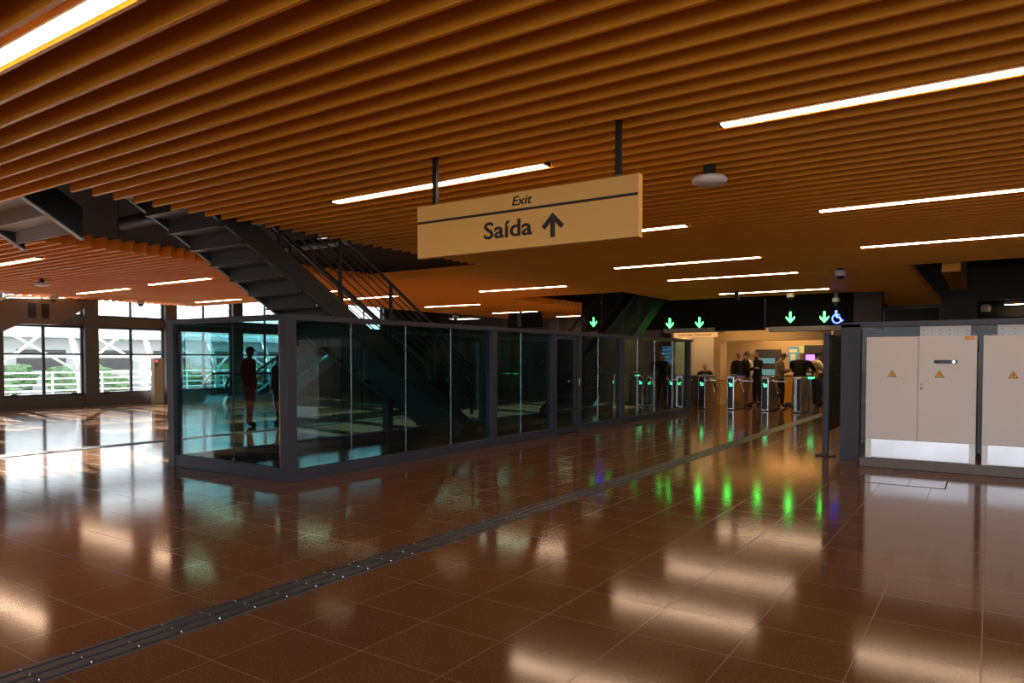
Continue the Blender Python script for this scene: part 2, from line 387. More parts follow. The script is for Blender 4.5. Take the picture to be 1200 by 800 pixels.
# glass door in the long side
dr = GB(GX-P+.05, GX-.04, 12.62+P+.01, 12.62+P+.09, .02, pz1-.01).build('door', M['steel_dark'], g, label='framed glass door in the long side of the enclosure')
GB(GX-P+.05, GX-.04, 13.63, 13.71, .02, pz1-.01).build('door_stile', M['steel_dark'], dr)
GB(GX-P+.05, GX-.04, 12.88, 13.63, .02, .14).build('bottom_rail', M['steel_dark'], dr)
GB(GX-P+.05, GX-.04, 12.88, 13.63, pz1-.09, pz1-.01).build('door_top_rail', M['steel_dark'], dr)
GB(GX-.085, GX-.075, 12.88, 13.63, .14, pz1-.09, 0).build('pane', M['teal_glass'], dr)
hd = GB(GX+.0, GX+.012, 13.735, 13.785, 1.0, 1.16, .003)
hd.tube((GX+.012+ox, 13.76+oy, 1.1), (GX+.06+ox, 13.76+oy, 1.1), .012).tube((GX+.055+ox, 13.77+oy, 1.1), (GX+.055+ox, 13.64+oy, 1.1), .012)
hd.build('handle', M['chrome'], dr, label='silver lever handle')

# ------------------------------------------------------------------ staircases
def staircase(name, label, x0, x1, ya, za, yb, zb, sm, tm, rails=True, yrail=None, flange=.05, step_from=None, light=None, top_landing=False):
    """bottom edge of the stringers runs from (ya,za) low to (yb,zb) high along Y"""
    e = empty(name, ((x0+x1)/2, ya, 0), label, 'staircase')
    cx, sgn = (x0+x1)/2, (1 if yb > ya else -1)
    slope = (zb-za)/abs(yb-ya); SV = .44; ang = math.atan(slope)
    def zof(y): return za+slope*abs(y-ya)
    for x in (x0, x1):
        t = .03
        mb = MB(); xa = x-cx
        low = [(ya-ya, max(0, za)), (yb-ya, zb), (yb-ya, zb+SV), (0, za+SV)]
        if za <= 0.01: low = [(0, 0.0), (yb-ya, zb), (yb-ya, zb+SV), (-sgn*0.0, SV*.55), ]
        mb.prism(low, 'x', xa-t/2, xa+t/2)
        o = mb.build('stringer', sm, e)
        f = MB(); w = flange
        f.bar((xa, 0, za+.001), (xa, yb-ya, zb+.001), w, .018) if w else None
        f.build('stringer_flange', light or sm, o)
    # steps: riser panel and tread folded from one plate
    rise = .2; run = rise/slope; y = ya+sgn*.12; z = max(.2, za+.22) if za < .01 else za+.28
    n = 0
    while abs(y-ya) < abs(yb-ya)-.1 and n < 40:
        mb = MB()
        mb.box(x0-cx+.016, x1-cx-.016, min(y, y+sgn*(run+.02))-ya, max(y, y+sgn*(run+.02))-ya, z-.022, z)
        mb.box(x0-cx+.016, x1-cx-.016, min(y, y-sgn*.012)-ya, max(y, y-sgn*.012)-ya, z-rise-.005, z)
        mb.build('step', tm, e)
        y += sgn*run; z += rise; n += 1
    if rails:
        for x in (x0, x1):
            xa = x-cx
            def P3(y, dz): return (xa, y-ya, zof(y)+dz)
            hr = MB(); hr.bar(P3(ya, 1.42), P3(yb, 1.42), .045, .04); hr.build('handrail', M['steel_black'], e)
            for dz in (.53, .62, .76, .90, 1.04, 1.18, 1.30):
                MB().bar(P3(ya, dz), P3(yb, dz), .016, .016).build('rail_bar', M['steel_black'], e)
            y = ya+sgn*.15
            while abs(y-ya) < abs(yb-ya):
                MB().box(xa-.022, xa+.022, y-ya-.022, y-ya+.022, zof(y)+.38, zof(y)+1.42).build('rail_post', M['steel_black'], e)
                y += sgn*1.17
    return e
staircase('steel_staircase', 'open black steel staircase rising from the glass box up through the slatted ceiling', -9.97, -8.73, 11.70, 0.0, 3.95, 4.62, M['steel_black'], M['stair_grey'], light=M['stair_grey'], flange=.06)
staircase('steel_staircase', 'far black staircase climbing away beneath the second ceiling opening', -9.97, -8.73, 16.2, 0.0, 23.4, 4.4, M['steel_black'], M['steel_black'], flange=.05)
e = staircase('upper_stair_flight', 'short pale underside of an upper stair flight hanging inside the ceiling opening', -12.05, -10.3, 4.85, 3.21, 2.6, 4.6, M['steel_black'], M['stair_light'], rails=False, flange=.10, light=M['stair_light'])

# ------------------------------------------------------------------ window wall
bays = []
y0 = 12.02
colY = [12.02+2.8*i for i in range(-6, 4)]   # column centres
for i, cy in enumerate(colY):
    struct(MB().box(XL-.12, XL+.22, cy-.22, cy+.22, 0, 4.7, .01), 'column_%d' % (i+1), M['column'])
struct(MB().box(XL-.1, XL+.16, colY[0], colY[-1], .0, .36).box(XL-.1, XL+.16, colY[0], colY[-1], 2.68, 2.98).box(XL-.1, XL+.1, colY[0], colY[-1], 4.2, 4.7), 'wall_left', M['column'])
wn = 0
for a, b in zip(colY, colY[1:]):
    wn += 1; ya, yb = a+.22, b-.22; ym = (a+b)/2
    w = empty('window_%d' % wn, (XL, ym, .36), 'tall framed window bay onto the white steel canopy outside', 'window', 'window bays of the window wall', kind='structure')
    fr = MB(); f = .05; A, B = ya-ym, yb-ym
    fr.box(-.04, .04, A, A+f, .0, 2.32).box(-.04, .04, B-f, B, 0, 2.32).box(-.04, .04, A, B, 0, .09).box(-.04, .04, A, B, 2.24, 2.32)
    fr.box(-.035, .035, -.04, .04, 0, 2.32).box(-.035, .035, A, B, 1.345, 1.40)
    fr.box(-.04, .04, A, B, 2.62, 2.7).box(-.035, .035, -.03, .03, 2.62, 3.86).box(-.04, .04, A, A+f, 2.62, 3.86).box(-.04, .04, B-f, B, 2.62, 3.86)
    fr.build('window_frame', M['steel_dark'], w)
    for p0, p1 in ((A+f, -.04), (.04, B-f)):
        for z0, z1 in ((.09, 1.345), (1.40, 2.24), (2.7, 3.85)): MB().box(-.004, .004, p0, p1, z0, z1).build('pane', M['win_glass'], w)
    for yy in (A+.3, B-.3): MB().box(.04, .10, yy-.08, yy+.08, .07, .12, .01).build('sill_bracket', M['steel_dark'], w)
# solid stretch beyond the windows, and the far walls
struct(MB().box(XL-.2, XL+.1, colY[-1]+.22, YF, 0, 2.98).box(XL-.2, XL+.1, 26.2, YF, 2.98, 4.7).box(XL-.1, XL+.1, colY[-1]+.22, 26.2, 4.2, 4.7), 'wall_left_end', M['brown_wall'])
for i, cy in enumerate((23.3, 26.1)): struct(MB().box(XL-.12, XL+.22, cy-.22, cy+.22, 0, 4.7, .01), 'column_%d' % (len(colY)+i+1), M['column'])
for a, b in ((20.64, 23.08), (23.52, 25.88)):
    wn += 1
    w = empty('window_%d' % wn, (XL, (a+b)/2, 2.98), 'clerestory window high on the far end of the window wall', 'window', 'high windows at the far end', kind='structure')
    h_ = (b-a)/2
    MB().box(-.04, .04, -h_, -h_+.05, 0, 1.22).box(-.04, .04, h_-.05, h_, 0, 1.22).box(-.04, .04, -h_, h_, 0, .06).box(-.04, .04, -h_, h_, 1.16, 1.22).box(-.03, .03, -.03, .03, 0, 1.22).build('window_frame', M['steel_dark'], w)
    MB().box(-.004, .004, -h_+.05, h_-.05, .06, 1.16).build('pane', M['win_glass'], w)
q = empty('ceiling_panel_light', (-18.9, 24.5, 3.3), 'flat white lit panel just above the glass box rail beside the ceiling camera', 'ceiling light')
MB().box(-.62, .62, -.32, .32, 0, .05, .006).build('panel_frame', M['white_pl'], q)
MB().box(-.58, .58, -.28, .28, -.005, 0).build('diffuser', mat('white_panel_light', (.9, .9, .9), .4, emit=(1, .96, .92), estr=1.6), q)
for a in (-.4, .4): MB().tube((a, 0, .05), (a, 0, 1.39), .012, 8).build('hanging_rod', M['steel_dark'], q)
struct(MB().box(XL, -9.0, YF, YF+.2, 0, 4.7).box(-5.0, XR, YF+.6, YF+.8, 0, 4.7), 'wall_back', M['dark_wall'])
struct(MB().box(XL-.3, -6.0, YB-.2, YB, 0, 4.7), 'wall_sky_blocker', M['dark_wall'])  # unseen wall added behind the camera to keep sky reflections off the panes
struct(MB().box(XL-.2, XL+.1, YB, colY[0]-.22, 0, 4.7), 'wall_left_near', M['brown_wall'])
struct(MB().box(XR, XR+.2, 6.2, YF+.6, 0, 4.7), 'wall_right', M['dark_wall'])
for i, x in enumerate((-22.3, -19.6, -16.9, -14.2, -11.9)):
    struct(MB().box(x-.25, x+.25, YF-.3, YF-.02, 0, 4.7, .01), 'pillar_%d' % (i+1), M['brown_wall'])

# sun comes in by these windows; a grey escalator side crosses them high up
t = empty('escalator_landing', (-24.65, 10.2, 0), 'grey clad landing side of an escalator across the upper windows', 'escalator')
TX = -24.65
poly = [(7.0, 1.28), (9.13, 2.35), (9.67, 2.64), (10.72, 2.66), (11.87, 3.45), (13.0, 4.22), (13.0, 4.6), (12.2, 4.6), (11.0, 3.52), (10.415, 3.447), (9.369, 3.40), (7.0, 1.95)]
MB().prism([(y-10.2, z) for y, z in poly], 'x', -.25, .25).build('cladding', M['truss'], t)
for y in (9.99, 10.36):
    v = MB().box(.25, .262, y-.11-10.2, y+.11-10.2, 2.83, 3.29, .003).build('vent_slot', M['black_pl'], t)
    lv = MB()
    for i in range(7): lv.box(.262, .27, y-.09-10.2, y+.09-10.2, 2.86+i*.06, 2.875+i*.06)
    lv.build('louvre', M['black_pl'], v)
MB().path([(.2, 7.0-10.2, 2.02), (.2, 9.369-10.2, 3.46), (.2, 10.6-10.2, 3.51)], .03).build('edge_rail', M['white_steel'], t)

# grey post by the windows
b = empty('control_post', (-24.72, 14.1, 0), 'slim beige post with a small red lamp standing by the windows', 'post')
MB().box(-.11, .11, -.17, .17, 0, 1.6, .012).build('post_body', M['beige'], b)
MB().box(.11, .118, -.15, -.03, 1.28, 1.56, .004).build('button_plate', M['steel'], b)
MB().lathe([(.035, 0), (.035, .012), (.02, .02)], (0, 0, 0), 14).xf(Matrix.Translation((.118, -.09, 1.5)) @ Matrix.Rotation(PI/2, 4, 'Y')).build('red_lamp', M['red'], b)
MB().lathe([(.03, 0), (.03, .012), (.02, .02)], (0, 0, 0), 14).xf(Matrix.Translation((.118, -.09, 1.36)) @ Matrix.Rotation(PI/2, 4, 'Y')).build('black_button', M['black_pl'], b)
bx = empty('floor_box', (-24.6, 14.75, 0), 'low beige metal box on the floor beside the slim post', 'box')
MB().box(-.12, .12, -.15, .15, 0, .17, .01).build('box_body', M['beige'], bx)
MB().box(-.13, .13, -.16, .16, .17, .19, .004).build('box_lid', M['steel'], bx)

# escalator at the window wall, seen through the glass box
es = empty('escalator', (-23.2, 15.3, 0), 'escalator with looped black handrail by the windows, seen through the glass box', 'escalator')
for sx in (-.62, .62):
    pts = []
    for i in range(13):
        a = PI/2+PI*i/12; pts.append((sx, .55+.45*math.cos(a), .62+.42*math.sin(a)))
    top = [(sx, 5.0, 1.04+(5.0-2.2)*.577), (sx, 2.2, 1.04)]+pts
    MB().path(top+[(sx, 2.2, .2)], .045, 8).build('handrail', M['rubber'], es, smooth=True)
    MB().prism([(.35, .24), (.2, .62), (.35, .95), (.6, 1.0), (2.2, 1.0), (5.0, 1.0+2.8*.577), (5.0, .24+2.8*.577), (2.2, .24)], 'x', sx-.008, sx+.008).build('balustrade_pane', M['teal_glass'], es)
    MB().prism([(0.0, 0), (.1, .24), (2.2, .24), (5.0, .24+2.8*.577), (5.0, 2.8*.577-.3), (2.7, 0)], 'x', sx-.09, sx+.09).build('skirt', M['steel'], es)
MB().box(-.52, .52, -.5, 1.4, .001, .012).build('comb_plate', M['steel'], es)
for i in range(8): MB().box(-.5, .5, 2.2+i*.36, 2.6+i*.36, .02+i*.208, .05+(i+1)*.208, .004).build('step', M['steel_dark'], es)
for a in (-.64, .60): MB().box(a, a+.04, 1.0, 1.6, .8, .92, .004).build('notice_strip', M['yellow'], es)

# ------------------------------------------------------------------ outside
struct(MB().box(-120, XL-.3, -90, 90, -.4, -.1).box(XL-.3, 120, -90, YB, -.4, -.1).box(XR+.3, 120, YB, 90, -.4, -.1), 'ground', M['pave'])
tr = empty('steel_canopy', (-29, 12, -.1), 'white curved steel canopy truss outside the windows', 'canopy')
def rib(y):
    pts = []
    for i in range(13):
        a = PI*.02+PI*.62*i/12; pts.append((-3.4+3.6*math.cos(a), y, 0.3+3.9*math.sin(a)))
    return pts
for i in range(-5, 5):
    y = 1.4+i*2.9; MB().path([(.2, y, 0)]+rib(y), .10, 10).build('arch_rib', M['white_steel'], tr, smooth=True)
for j in (2, 4, 6, 8, 10):
    p = rib(0)[j]; MB().tube((p[0], -16, p[2]), (p[0], 15, p[2]), .06).build('purlin', M['white_steel'], tr, smooth=True)
for i in range(-5, 4):
    y = 1.4+i*2.9; R0, R1 = rib(y), rib(y+2.9)
    for (a, b_) in ((1, 5), (5, 1), (5, 9), (9, 5)):
        MB().tube(R0[a], R1[b_], .045, 8).build('cross_brace', M['white_steel'], tr, smooth=True)
fn = empty('railing', (-32.5, 12, -.1), 'pale railing running along the walkway outside the windows', 'railing')
rl = MB()
for z in (.35, .6, .85, 1.1): rl.tube((0, -16, z), (0, 16, z), .03, 8)
rl.build('rail', M['white_steel'], fn)
for i in range(17): MB().box(-.03, .03, -16+i*2, -15.94+i*2, 0, 1.15).build('rail_post', M['white_steel'], fn)
sb_ = empty('station_building', (-46, 10, -.1), 'long pale low building across the walkway outside the windows', 'building')
MB().box(-3, 0, -26, 34, 0, 2.9).build('wall', M['beige_pale'], sb_)
MB().box(-3.6, .9, -27, 35, 2.9, 3.2, .02).build('roof', M['white_steel'], sb_)
for i in range(14): MB().box(-.02, .05, -24+i*4, -21.4+i*4, 1.0, 2.2, .01).build('window', M['screen2'] if False else M['column'], sb_)
lf = MB()
for i in range(70):
    y = random.uniform(-18, 34); x = random.uniform(-43, -38); r = random.uniform(.4, .9)
    bb = bmesh.new(); bmesh.ops.create_icosphere(bb, subdivisions=3, radius=1)
    for v in bb.verts: v.co *= random.uniform(.72, 1.22)
    lf._add(bb, Matrix.Translation((x, y, random.uniform(-.2, .7))) @ Matrix.Diagonal((r, r*1.2, r*.9, 1)))
tag(lf.build('foliage', M['leaf']), 'green shrubs growing beyond the railing outside the windows', 'shrubs', kind='stuff')

# ------------------------------------------------------------------ tactile strips
def tactile(screws):
    e = empty('tactile_plate', (0, 0, 0))
    MB().box(-.135, .135, .002, .246, 0, .004).build('backing', M['tactile'], e)
    for dx in (-.1, 0, .1):
        MB().prism([(-.022, .004), (-.016, .0095), (.016, .0095), (.022, .004)], 'y', .012, .238).xf(Matrix.Translation((dx, 0, 0))).build('rib', M['tactile_rib'], e)
        if screws:
            MB().lathe([(.007, .004), (.006, .011), (.003, .012)], (dx, .246, 0), 10).build('screw', M['chrome'], e)
    return e
ta, tb = tactile(True), tactile(False)
used = set()
for i in range(84):
    y = 1.35+i*.25; src = ta if y < 7 else tb
    e = src if src.name not in used else copy_tree(src); used.add(src.name)
    e.location = (-3.995, y, 0); tag(e, 'dark ribbed tactile guide plate in the long line across the open floor', 'tactile plate', 'guide plates of the long floor line')
for i in range(44):
    e = copy_tree(tb); e.location = (-13.3, 4.2+i*.25, 0); tag(e, 'dark ribbed tactile guide plate in the second line behind the glass box', 'tactile plate', 'guide plates of the second floor line')

# ------------------------------------------------------------------ grey cabinets and their glass enclosure
pl = empty('stone_plinth', (2.2, 12.0, 0), 'low grey granite plinth under the grey electrical cabinets', 'plinth')
MB().box(-3.80, 4.0, -.33, .28, 0, .135, .012).build('slab', M['stone'], pl)
def cabinet(x0, x1, label, first):
    W = x1-x0; e = empty('electrical_cabinet', (x0, 11.75, .135), label, 'electrical cabinet', 'grey electrical cabinets on the plinth')
    Z = 1.785
    MB().box(0.004, W-.004, .022, .42, .275, Z, .004).build('cabinet_body', M['cab'], e)
    mid = W*.487
    for a, bb in ((.004, mid-.003), (mid+.003, W-.004)):
        dd = MB().box(a, bb, 0, .02, .282, Z-.004, .004).build('door', M['cab'], e)
    kp = MB().box(.075, W-.075, .03, .045, .0, .275).build('kick_plate', M['steel_mirror'], e, label='shiny stainless kick plate')
    for a in (.004, W-.075): MB().box(a, a+.071, .005, .42, 0, .275, .004).build('corner_leg', M['white_box'], e)
    for x in (.04, W-.04):
        for z in (.05, .15, .24): MB().tube((x, .007, z), (x, .001, z), .006, 8).build('leg_screw', M['steel'], e)
    for cx_ in (.345*W/1.385, .94*W/1.385):
        tz = 1.25
        w = MB().prism([(cx_-.062, tz-.052), (cx_+.062, tz-.052), (cx_, tz+.052)], 'y', -.003, 0).build('warning_sign', M['ink'], e, label='yellow warning triangle with a lightning bolt')
        MB().prism([(cx_-.050, tz-.045), (cx_+.050, tz-.045), (cx_, tz+.039)], 'y', -.005, -.003).build('warning_face', M['yellow'], w)
        MB().prism([(cx_+.006, tz+.018), (cx_-.012, tz-.012), (cx_-.001, tz-.012), (cx_-.006, tz-.036), (cx_+.013, tz-.004), (cx_+.002, tz-.004)], 'y', -.0065, -.005).build('bolt_mark', M['ink'], w)
    hx = 1.01*W/1.385
    hp = MB().box(hx-.165, hx+.165, -.006, 0, 1.38, 1.465, .002).build('handle_plate', M['white_pl'], e, label='pale plate with black recessed handle')
    mb = MB().box(hx-.12, hx+.12, -.014, -.006, 1.398, 1.447, .004); mb.tube((hx-.12, -.006, 1.4225), (hx-.12, -.014, 1.4225), .0245, 16).tube((hx+.12, -.006, 1.4225), (hx+.12, -.014, 1.4225), .0245, 16)
    mb.build('handle', M['black_pl'], hp)
    MB().tube((hx+.10, -.014, 1.4225), (hx+.10, -.022, 1.4225), .02, 16).build('knob', M['steel'], hp)
    lk = MB().tube((mid+.045, 0, 1.04), (mid+.045, -.008, 1.04), .02, 18).build('lock', M['black_pl'], e)
    MB().tube((mid+.045, -.008, 1.04), (mid+.045, -.011, 1.04), .011, 14).build('lock_face', M['white_pl'], lk)
    MB().box(mid+.025, mid+.065, -.003, 0, 1.095, 1.103).build('lock_mark', M['ink'], e)
    if first: MB().box(W-.15, W-.03, -.004, 0, Z-.055, Z-.006, .001).build('label_tag', M['orange_tag'], e)
    return e
cabinet(-1.535, -.150, 'grey two-door electrical cabinet beside the dark glazed frame, with recessed black handle', True)
cabinet(-.085, 1.3, 'grey electrical cabinet next along the plinth, cut by the picture edge', False)

# equipment enclosure frame behind the cabinets
f = empty('glazed_screen', (-1.8, 12.4, 0), 'dark framed glass screen standing behind the grey cabinets', 'glass screen')
fx, fy = 1.8, -12.4
def FB(x0, x1, y0, y1, z0, z1, bev=.004): return MB().box(x0+fx, x1+fx, y0+fy, y1+fy, z0, z1, bev)
FB(-1.97, -1.69, 12.3, 12.48, 0, 2.14).build('post', M['steel_dark'], f)
FB(-1.97, 6.0, 12.3, 12.48, 2.09, 2.17).build('top_rail', M['steel_dark'], f)
FB(-1.69, 6.0, 12.33, 12.45, 0.0, .22).build('base_rail', M['steel_dark'], f)
FB(2.2, 2.36, 12.3, 12.48, .22, 2.09).build('post', M['steel_dark'], f)
FB(-1.97, -1.80, 12.48, 20.6, 2.09, 2.17).build('top_rail', M['steel_dark'], f)
FB(-1.95, -1.82, 12.48, 20.6, 0.0, .15).build('base_rail', M['steel_dark'], f)
for y in (16.5, 20.5): FB(-1.97, -1.80, y, y+.16, .15, 2.09).build('post', M['steel_dark'], f)
FB(-1.69, 2.2, 12.385, 12.395, .22, 2.09, 0).build('pane', M['clear_glass'], f)
FB(2.36, 6.0, 12.385, 12.395, .22, 2.09, 0).build('pane', M['clear_glass'], f)
FB(-1.89, -1.88, 12.48, 16.5, .15, 2.09, 0).build('pane', M['teal_glass'], f)
FB(-1.89, -1.88, 16.66, 20.5, .15, 2.09, 0).build('pane', M['teal_glass'], f)
# white equipment cabinets behind the glass
for i, (x0, x1, lab) in enumerate(((-.95, -.255, 'white riveted metal box showing above the cabinet with the orange tag'), (.09, .95, 'white riveted metal box showing above the cabinet at the picture edge'))):
    q = empty('equipment_box', (x0, 13.2, 0), lab, 'equipment box', 'white equipment boxes behind the glass screen')
    MB().box(0, x1-x0, 0, .5, 0, 2.13, .008).build('casing', M['white_box'], q)
    rv = MB()
    for j in range(6):
        for z in (1.98, 2.06): rv.ball((.06+j*(x1-x0-.12)/5, -.002, z), (.008, .006, .008), 8, 6)
    rv.build('rivets', M['steel_dark'], q)
    MB().box(x1-x0+.001, x1-x0+.03, -.02, .05, 0, 2.12).build('edge_strip', M['cab_dark'], q)
for lab, pts in (('black cable curving down beside the white box over the first cabinet', [(-.205, 13.05, 2.12), (-.19, 13.02, 2.0), (-.165, 13.0, 1.93), (-.15, 13.0, 1.7), (-.15, 13.0, 0.02)]),
                 ('black cable curving down beside the second white box', [(.06, 13.05, 2.12), (.02, 13.02, 2.1), (-.02, 13.0, 2.0), (-.03, 13.0, 1.7), (-.03, 13.0, 0.02)])):
    tag(MB().path(pts, .018).build('cable', M['rubber'], smooth=True), lab, 'cable')

# access hatch let into the floor in front of the cabinets
fh = empty('floor_hatch', (-.83, 10.55, 0), 'rectangular stone access hatch let into the floor before the cabinets', 'hatch')
MB().box(-.60, .40, -.36, .36, 0, .002).build('hatch_joint', M['void'], fh)
MB().box(-.585, .385, -.345, .345, .0005, .003).build('hatch_cover', M['floor'], fh)
# gate post with open panel
gt = empty('swing_gate', (-2.235, 12.62, 0), 'tall dark post with an open smoked glass gate leaf', 'gate')
MB().box(-.045, .045, -.05, .05, .02, 2.02, .008).build('post', M['steel_dark'], gt)
MB().box(-.14, .14, -.12, .12, 0, .02, .006).build('foot_plate', M['steel_black'], gt)
MB().box(-.012, .012, .07, 1.5, .40, 2.0, .004).build('gate_leaf', M['grey_glass'], gt)
MB().box(-.016, .016, .055, .08, .40, 2.0, .003).box(-.016, .016, 1.48, 1.51, .4, 2.0, .003).box(-.016, .016, .06, 1.50, 1.97, 2.005, .003).box(-.016, .016, .06, 1.50, .395, .43, .003).build('leaf_frame', M['steel_black'], gt)
for z in (.6, 1.75): MB().box(-.03, .03, .045, .075, z, z+.12, .004).build('hinge', M['steel_black'], gt)

# ------------------------------------------------------------------ ceiling recess over the cabinets
struct(MB().box(-.84, -.52, 16.75, 21.2, 3.34, 4.7), 'beam', M['orange'])
wb = MB()
xs = [-5.0, -3.26, -1.51, -.40, 1.6, XR]; zs = [2.2, 2.93, 3.38, 2.99, 3.56]
def wallseg(x0, x1, z0, z1): wb.box(x0, x1, 28.8, 29.0, z0, z1)
wallseg(-5.0, -3.26, 0, 4.7); wallseg(-3.26, -1.51, 0, 2.93); wallseg(-3.26, -1.51, 3.38, 4.7); wallseg(-1.51, -.40, 0, 4.7)
wallseg(-.40, 1.9, 0, 2.99); wallseg(-.40, 1.9, 3.56, 4.7); wallseg(1.9, XR, 0, 4.7)
struct(wb, 'wall_back_right', mat('dark_wall_hall_lit', (.17, .145, .125), .7, noise=(.15, .125, .11), nscale=2))  # light from the hall put into this colour, paler than dark wall paint
struct(MB().box(-3.26, 1.9, 29.55, 29.59, 2.6, 3.9), 'wall_recess', M['void'])
wl = empty('wall_lamp', (-.16, 29.3, 3.2), 'small round white lamp inside the black recess over the cabinets', 'lamp')
MB().tube((0, .29, .1), (0, .05, .1), .03).build('bracket', M['black_pl'], wl)
MB().lathe([(.05, -.05), (.14, -.04), (.15, .12), (.12, .2), (.05, .22)], (0, 0, .05), 20).build('lamp_body', M['white_pl'], wl, smooth=True)
t2 = make_light(1.8); t2.location = (.35, 29.25, 3.42); tag(t2, 'white light line inside the black recess beside the round lamp', 'ceiling light')

# ------------------------------------------------------------------ turnstile line
def turnstile(first):
    e = empty('turnstile', (0, 0, 0))
    MB().box(-.105, .105, .0, 1.15, .02, 1.02, .012).build('turnstile_body', M['steel'], e)
    MB().box(-.12, .12, -.012, 1.165, 1.02, 1.055, .01).build('top_cover', M['steel_mirror'], e)
    MB().box(-.095, .095, .02, 1.13, 0, .02).build('foot', M['black_pl'], e)
    MB().box(-.085, .072, -.006, 0, .06, .99, .003).build('front_panel', M['black_pl'], e)
    fp = MB().box(.072, .105, -.008, .0, .03, 1.01, .002).build('edge_strip', M['chrome'], e)
    a = MB()
    a.prism([(-.055, .835), (-.035, .855), (.015, .805), (-.005, .785)], 'y', -.011, -.006)
    a.prism([(.05, .745), (.05, .835), (-.04, .745)], 'y', -.011, -.006)
    a.build('arrow_light', M['green'], e)
    hub = MB().ball((.135, .5, .90), (.045, .06, .06)).build('hub', M['steel'], e)
    for dx, dy, dz in ((.42, 0, .0), (.16, -.16, -.36), (.16, .2, -.34)):
        MB().tube((.15, .5, .9), (.15+dx, .5+dy, .9+dz), .016, 10).build('arm', M['chrome'], hub)
    rd = MB().box(-.08, .08, .2, .42, 1.055, 1.10, .01).build('card_reader', M['black_pl'], e)
    MB().box(-.06, .06, .23, .39, 1.10, 1.104).build('reader_face', M['screen2'], rd)
    return e
t0 = turnstile(True)
TX_ = [(-7.62, 22.2, 'turnstile beside the end of the glass box, its front dark'), (-6.70, 22.2, 'turnstile with green arrow in front of the man in black jacket and tan trousers'),
       (-5.66, 22.2, 'turnstile with shiny streaked front, before the man in the grey jacket'), (-8.72, 22.4, 'turnstile seen through the last pane of the glass box'),
       (-9.80, 22.4, 'second turnstile behind the glass, beside the first one behind it'), (-10.85, 22.4, 'turnstile deepest behind the glass box, left of the green bar')]
for i, (x, y, lab) in enumerate(TX_):
    e = t0 if i == 0 else copy_tree(t0); e.location = (x, y, 0); tag(e, lab.replace('left of', 'next to'), 'turnstile', 'turnstiles at the fare line')
def gate_cabinet(x, y, lab, cat='turnstile'):
    e = empty('barrier_pedestal', (x, y, 0), lab, cat)
    MB().box(-.105, .105, 0, 1.0, .02, 1.03, .015).build('pedestal_body', M['steel_mirror'], e)
    MB().box(-.115, .115, -.01, 1.01, 1.03, 1.055, .008).build('top_cover', M['steel'], e)
    MB().box(-.09, .09, .02, .98, 0, .02).build('foot', M['black_pl'], e)
    MB().box(-.02, .09, -.004, 0, .06, 1.0, .002).build('front_panel', M['steel_dark'], e)
    return e
gate_cabinet(-4.68, 22.0, 'plain steel pedestal in front of the man in the dark leather jacket')
def reader_post(x, y, lab):
    e = empty('reader_post', (x, y, 0), lab, 'card reader post')
    MB().box(-.075, .075, 0, .1, 0, .99, .01).build('post', M['steel'], e)
    MB().box(-.13, .13, -.03, .16, .99, 1.03, .006).build('light_bar', M['green'], e, label='lit green bar')
    MB().prism([(-.02, 1.03), (.2, 1.03), (.2, 1.22), (.12, 1.22)], 'x', -.11, .11).build('reader_head', M['black_pl'], e)
    MB().box(-.07, .07, .01, .02, 1.09, 1.16).build('display', M['poster_w'], e)
    MB().box(-.11, .11, -.08, .2, 0, .015).build('foot_plate', M['steel'], e)
reader_post(-4.63, 23.3, 'reader post with a lit green bar behind the plain steel pedestal')
reader_post(-11.6, 22.6, 'reader post with a lit green bar seen through the glass box')

# header above the turnstiles
hb = MB()
hb.box(-12.1, -2.6, 22.5, 22.75, 2.56, 4.7)
struct(hb, 'lintel', M['black_dark'])
struct(MB().box(-8.95, -7.06, 22.3, 22.8, 2.44, 2.58, .006), 'trim_1', M['lintel'])
struct(MB().box(-5.6, -3.28, 22.3, 22.8, 2.42, 2.56, .006), 'trim_2', M['lintel'])
struct(MB().box(-3.27, -2.56, 22.45, 22.9, 0, 4.7, .005), 'pillar', M['dark_wall'])
ss = empty('room_sign', (-7.9, 22.36, 2.36), 'small lit orange room sign reading Supervisão Operacional', 'sign')
MB().box(-.72, .72, 0, .05, -.075, .075, .004).build('sign_board', mat('lit_orange_sign', (.6, .3, .1), .5, emit=(1, .50, .16), estr=.5), ss)
place_text('lettering', 'Supervisão Operacional', -.56, .52, -.028, -.002, M['ink'], ss, depth=.001, offset=.004)
# light-up arrows
def led(name, lab, x, z, kind, y=22.44):
    e = empty(name, (x, y, z), lab, 'lit arrow sign' if kind == 'a' else 'lit wheelchair sign', 'lit green arrows over the turnstile lanes' if kind == 'a' else None)
    w = .15 if kind == 'a' else .185
    MB().box(-w, w, 0, .055, -.21, .21, .006).build('sign_case', M['black_dark'], e)
    if kind == 'a':
        MB().box(-.028, .028, -.006, 0, -.06, .16).prism([(-.125, .03), (-.125, -.03), (0, -.165), (.125, -.03), (.125, .03), (0, -.095)], 'y', -.006, 0).build('arrow', M['green_w'], e)
    else:
        mb = MB(); mb.tube((-.035, 0, .145), (-.035, -.006, .145), .036, 16)
        mb.bar((-.035, -.003, .11), (-.02, -.003, -.02), .006, .05).bar((-.02, -.003, -.02), (.07, -.003, -.02), .006, .045).bar((.06, -.003, -.02), (.11, -.003, -.135), .006, .045).bar((.1, -.003, -.13), (.155, -.003, -.105), .006, .04).bar((-.03, -.003, .05), (.06, -.003, .05), .006, .035)
        for i in range(14):
            a0 = math.radians(110+i*16); a1 = math.radians(110+(i+1)*16)
            mb.bar((-.01+.125*math.cos(a0), -.003, -.06+.125*math.sin(a0)), (-.01+.125*math.cos(a1), -.003, -.06+.125*math.sin(a1)), .006, .035)
        mb.build('wheelchair_symbol', M['blue'], e)
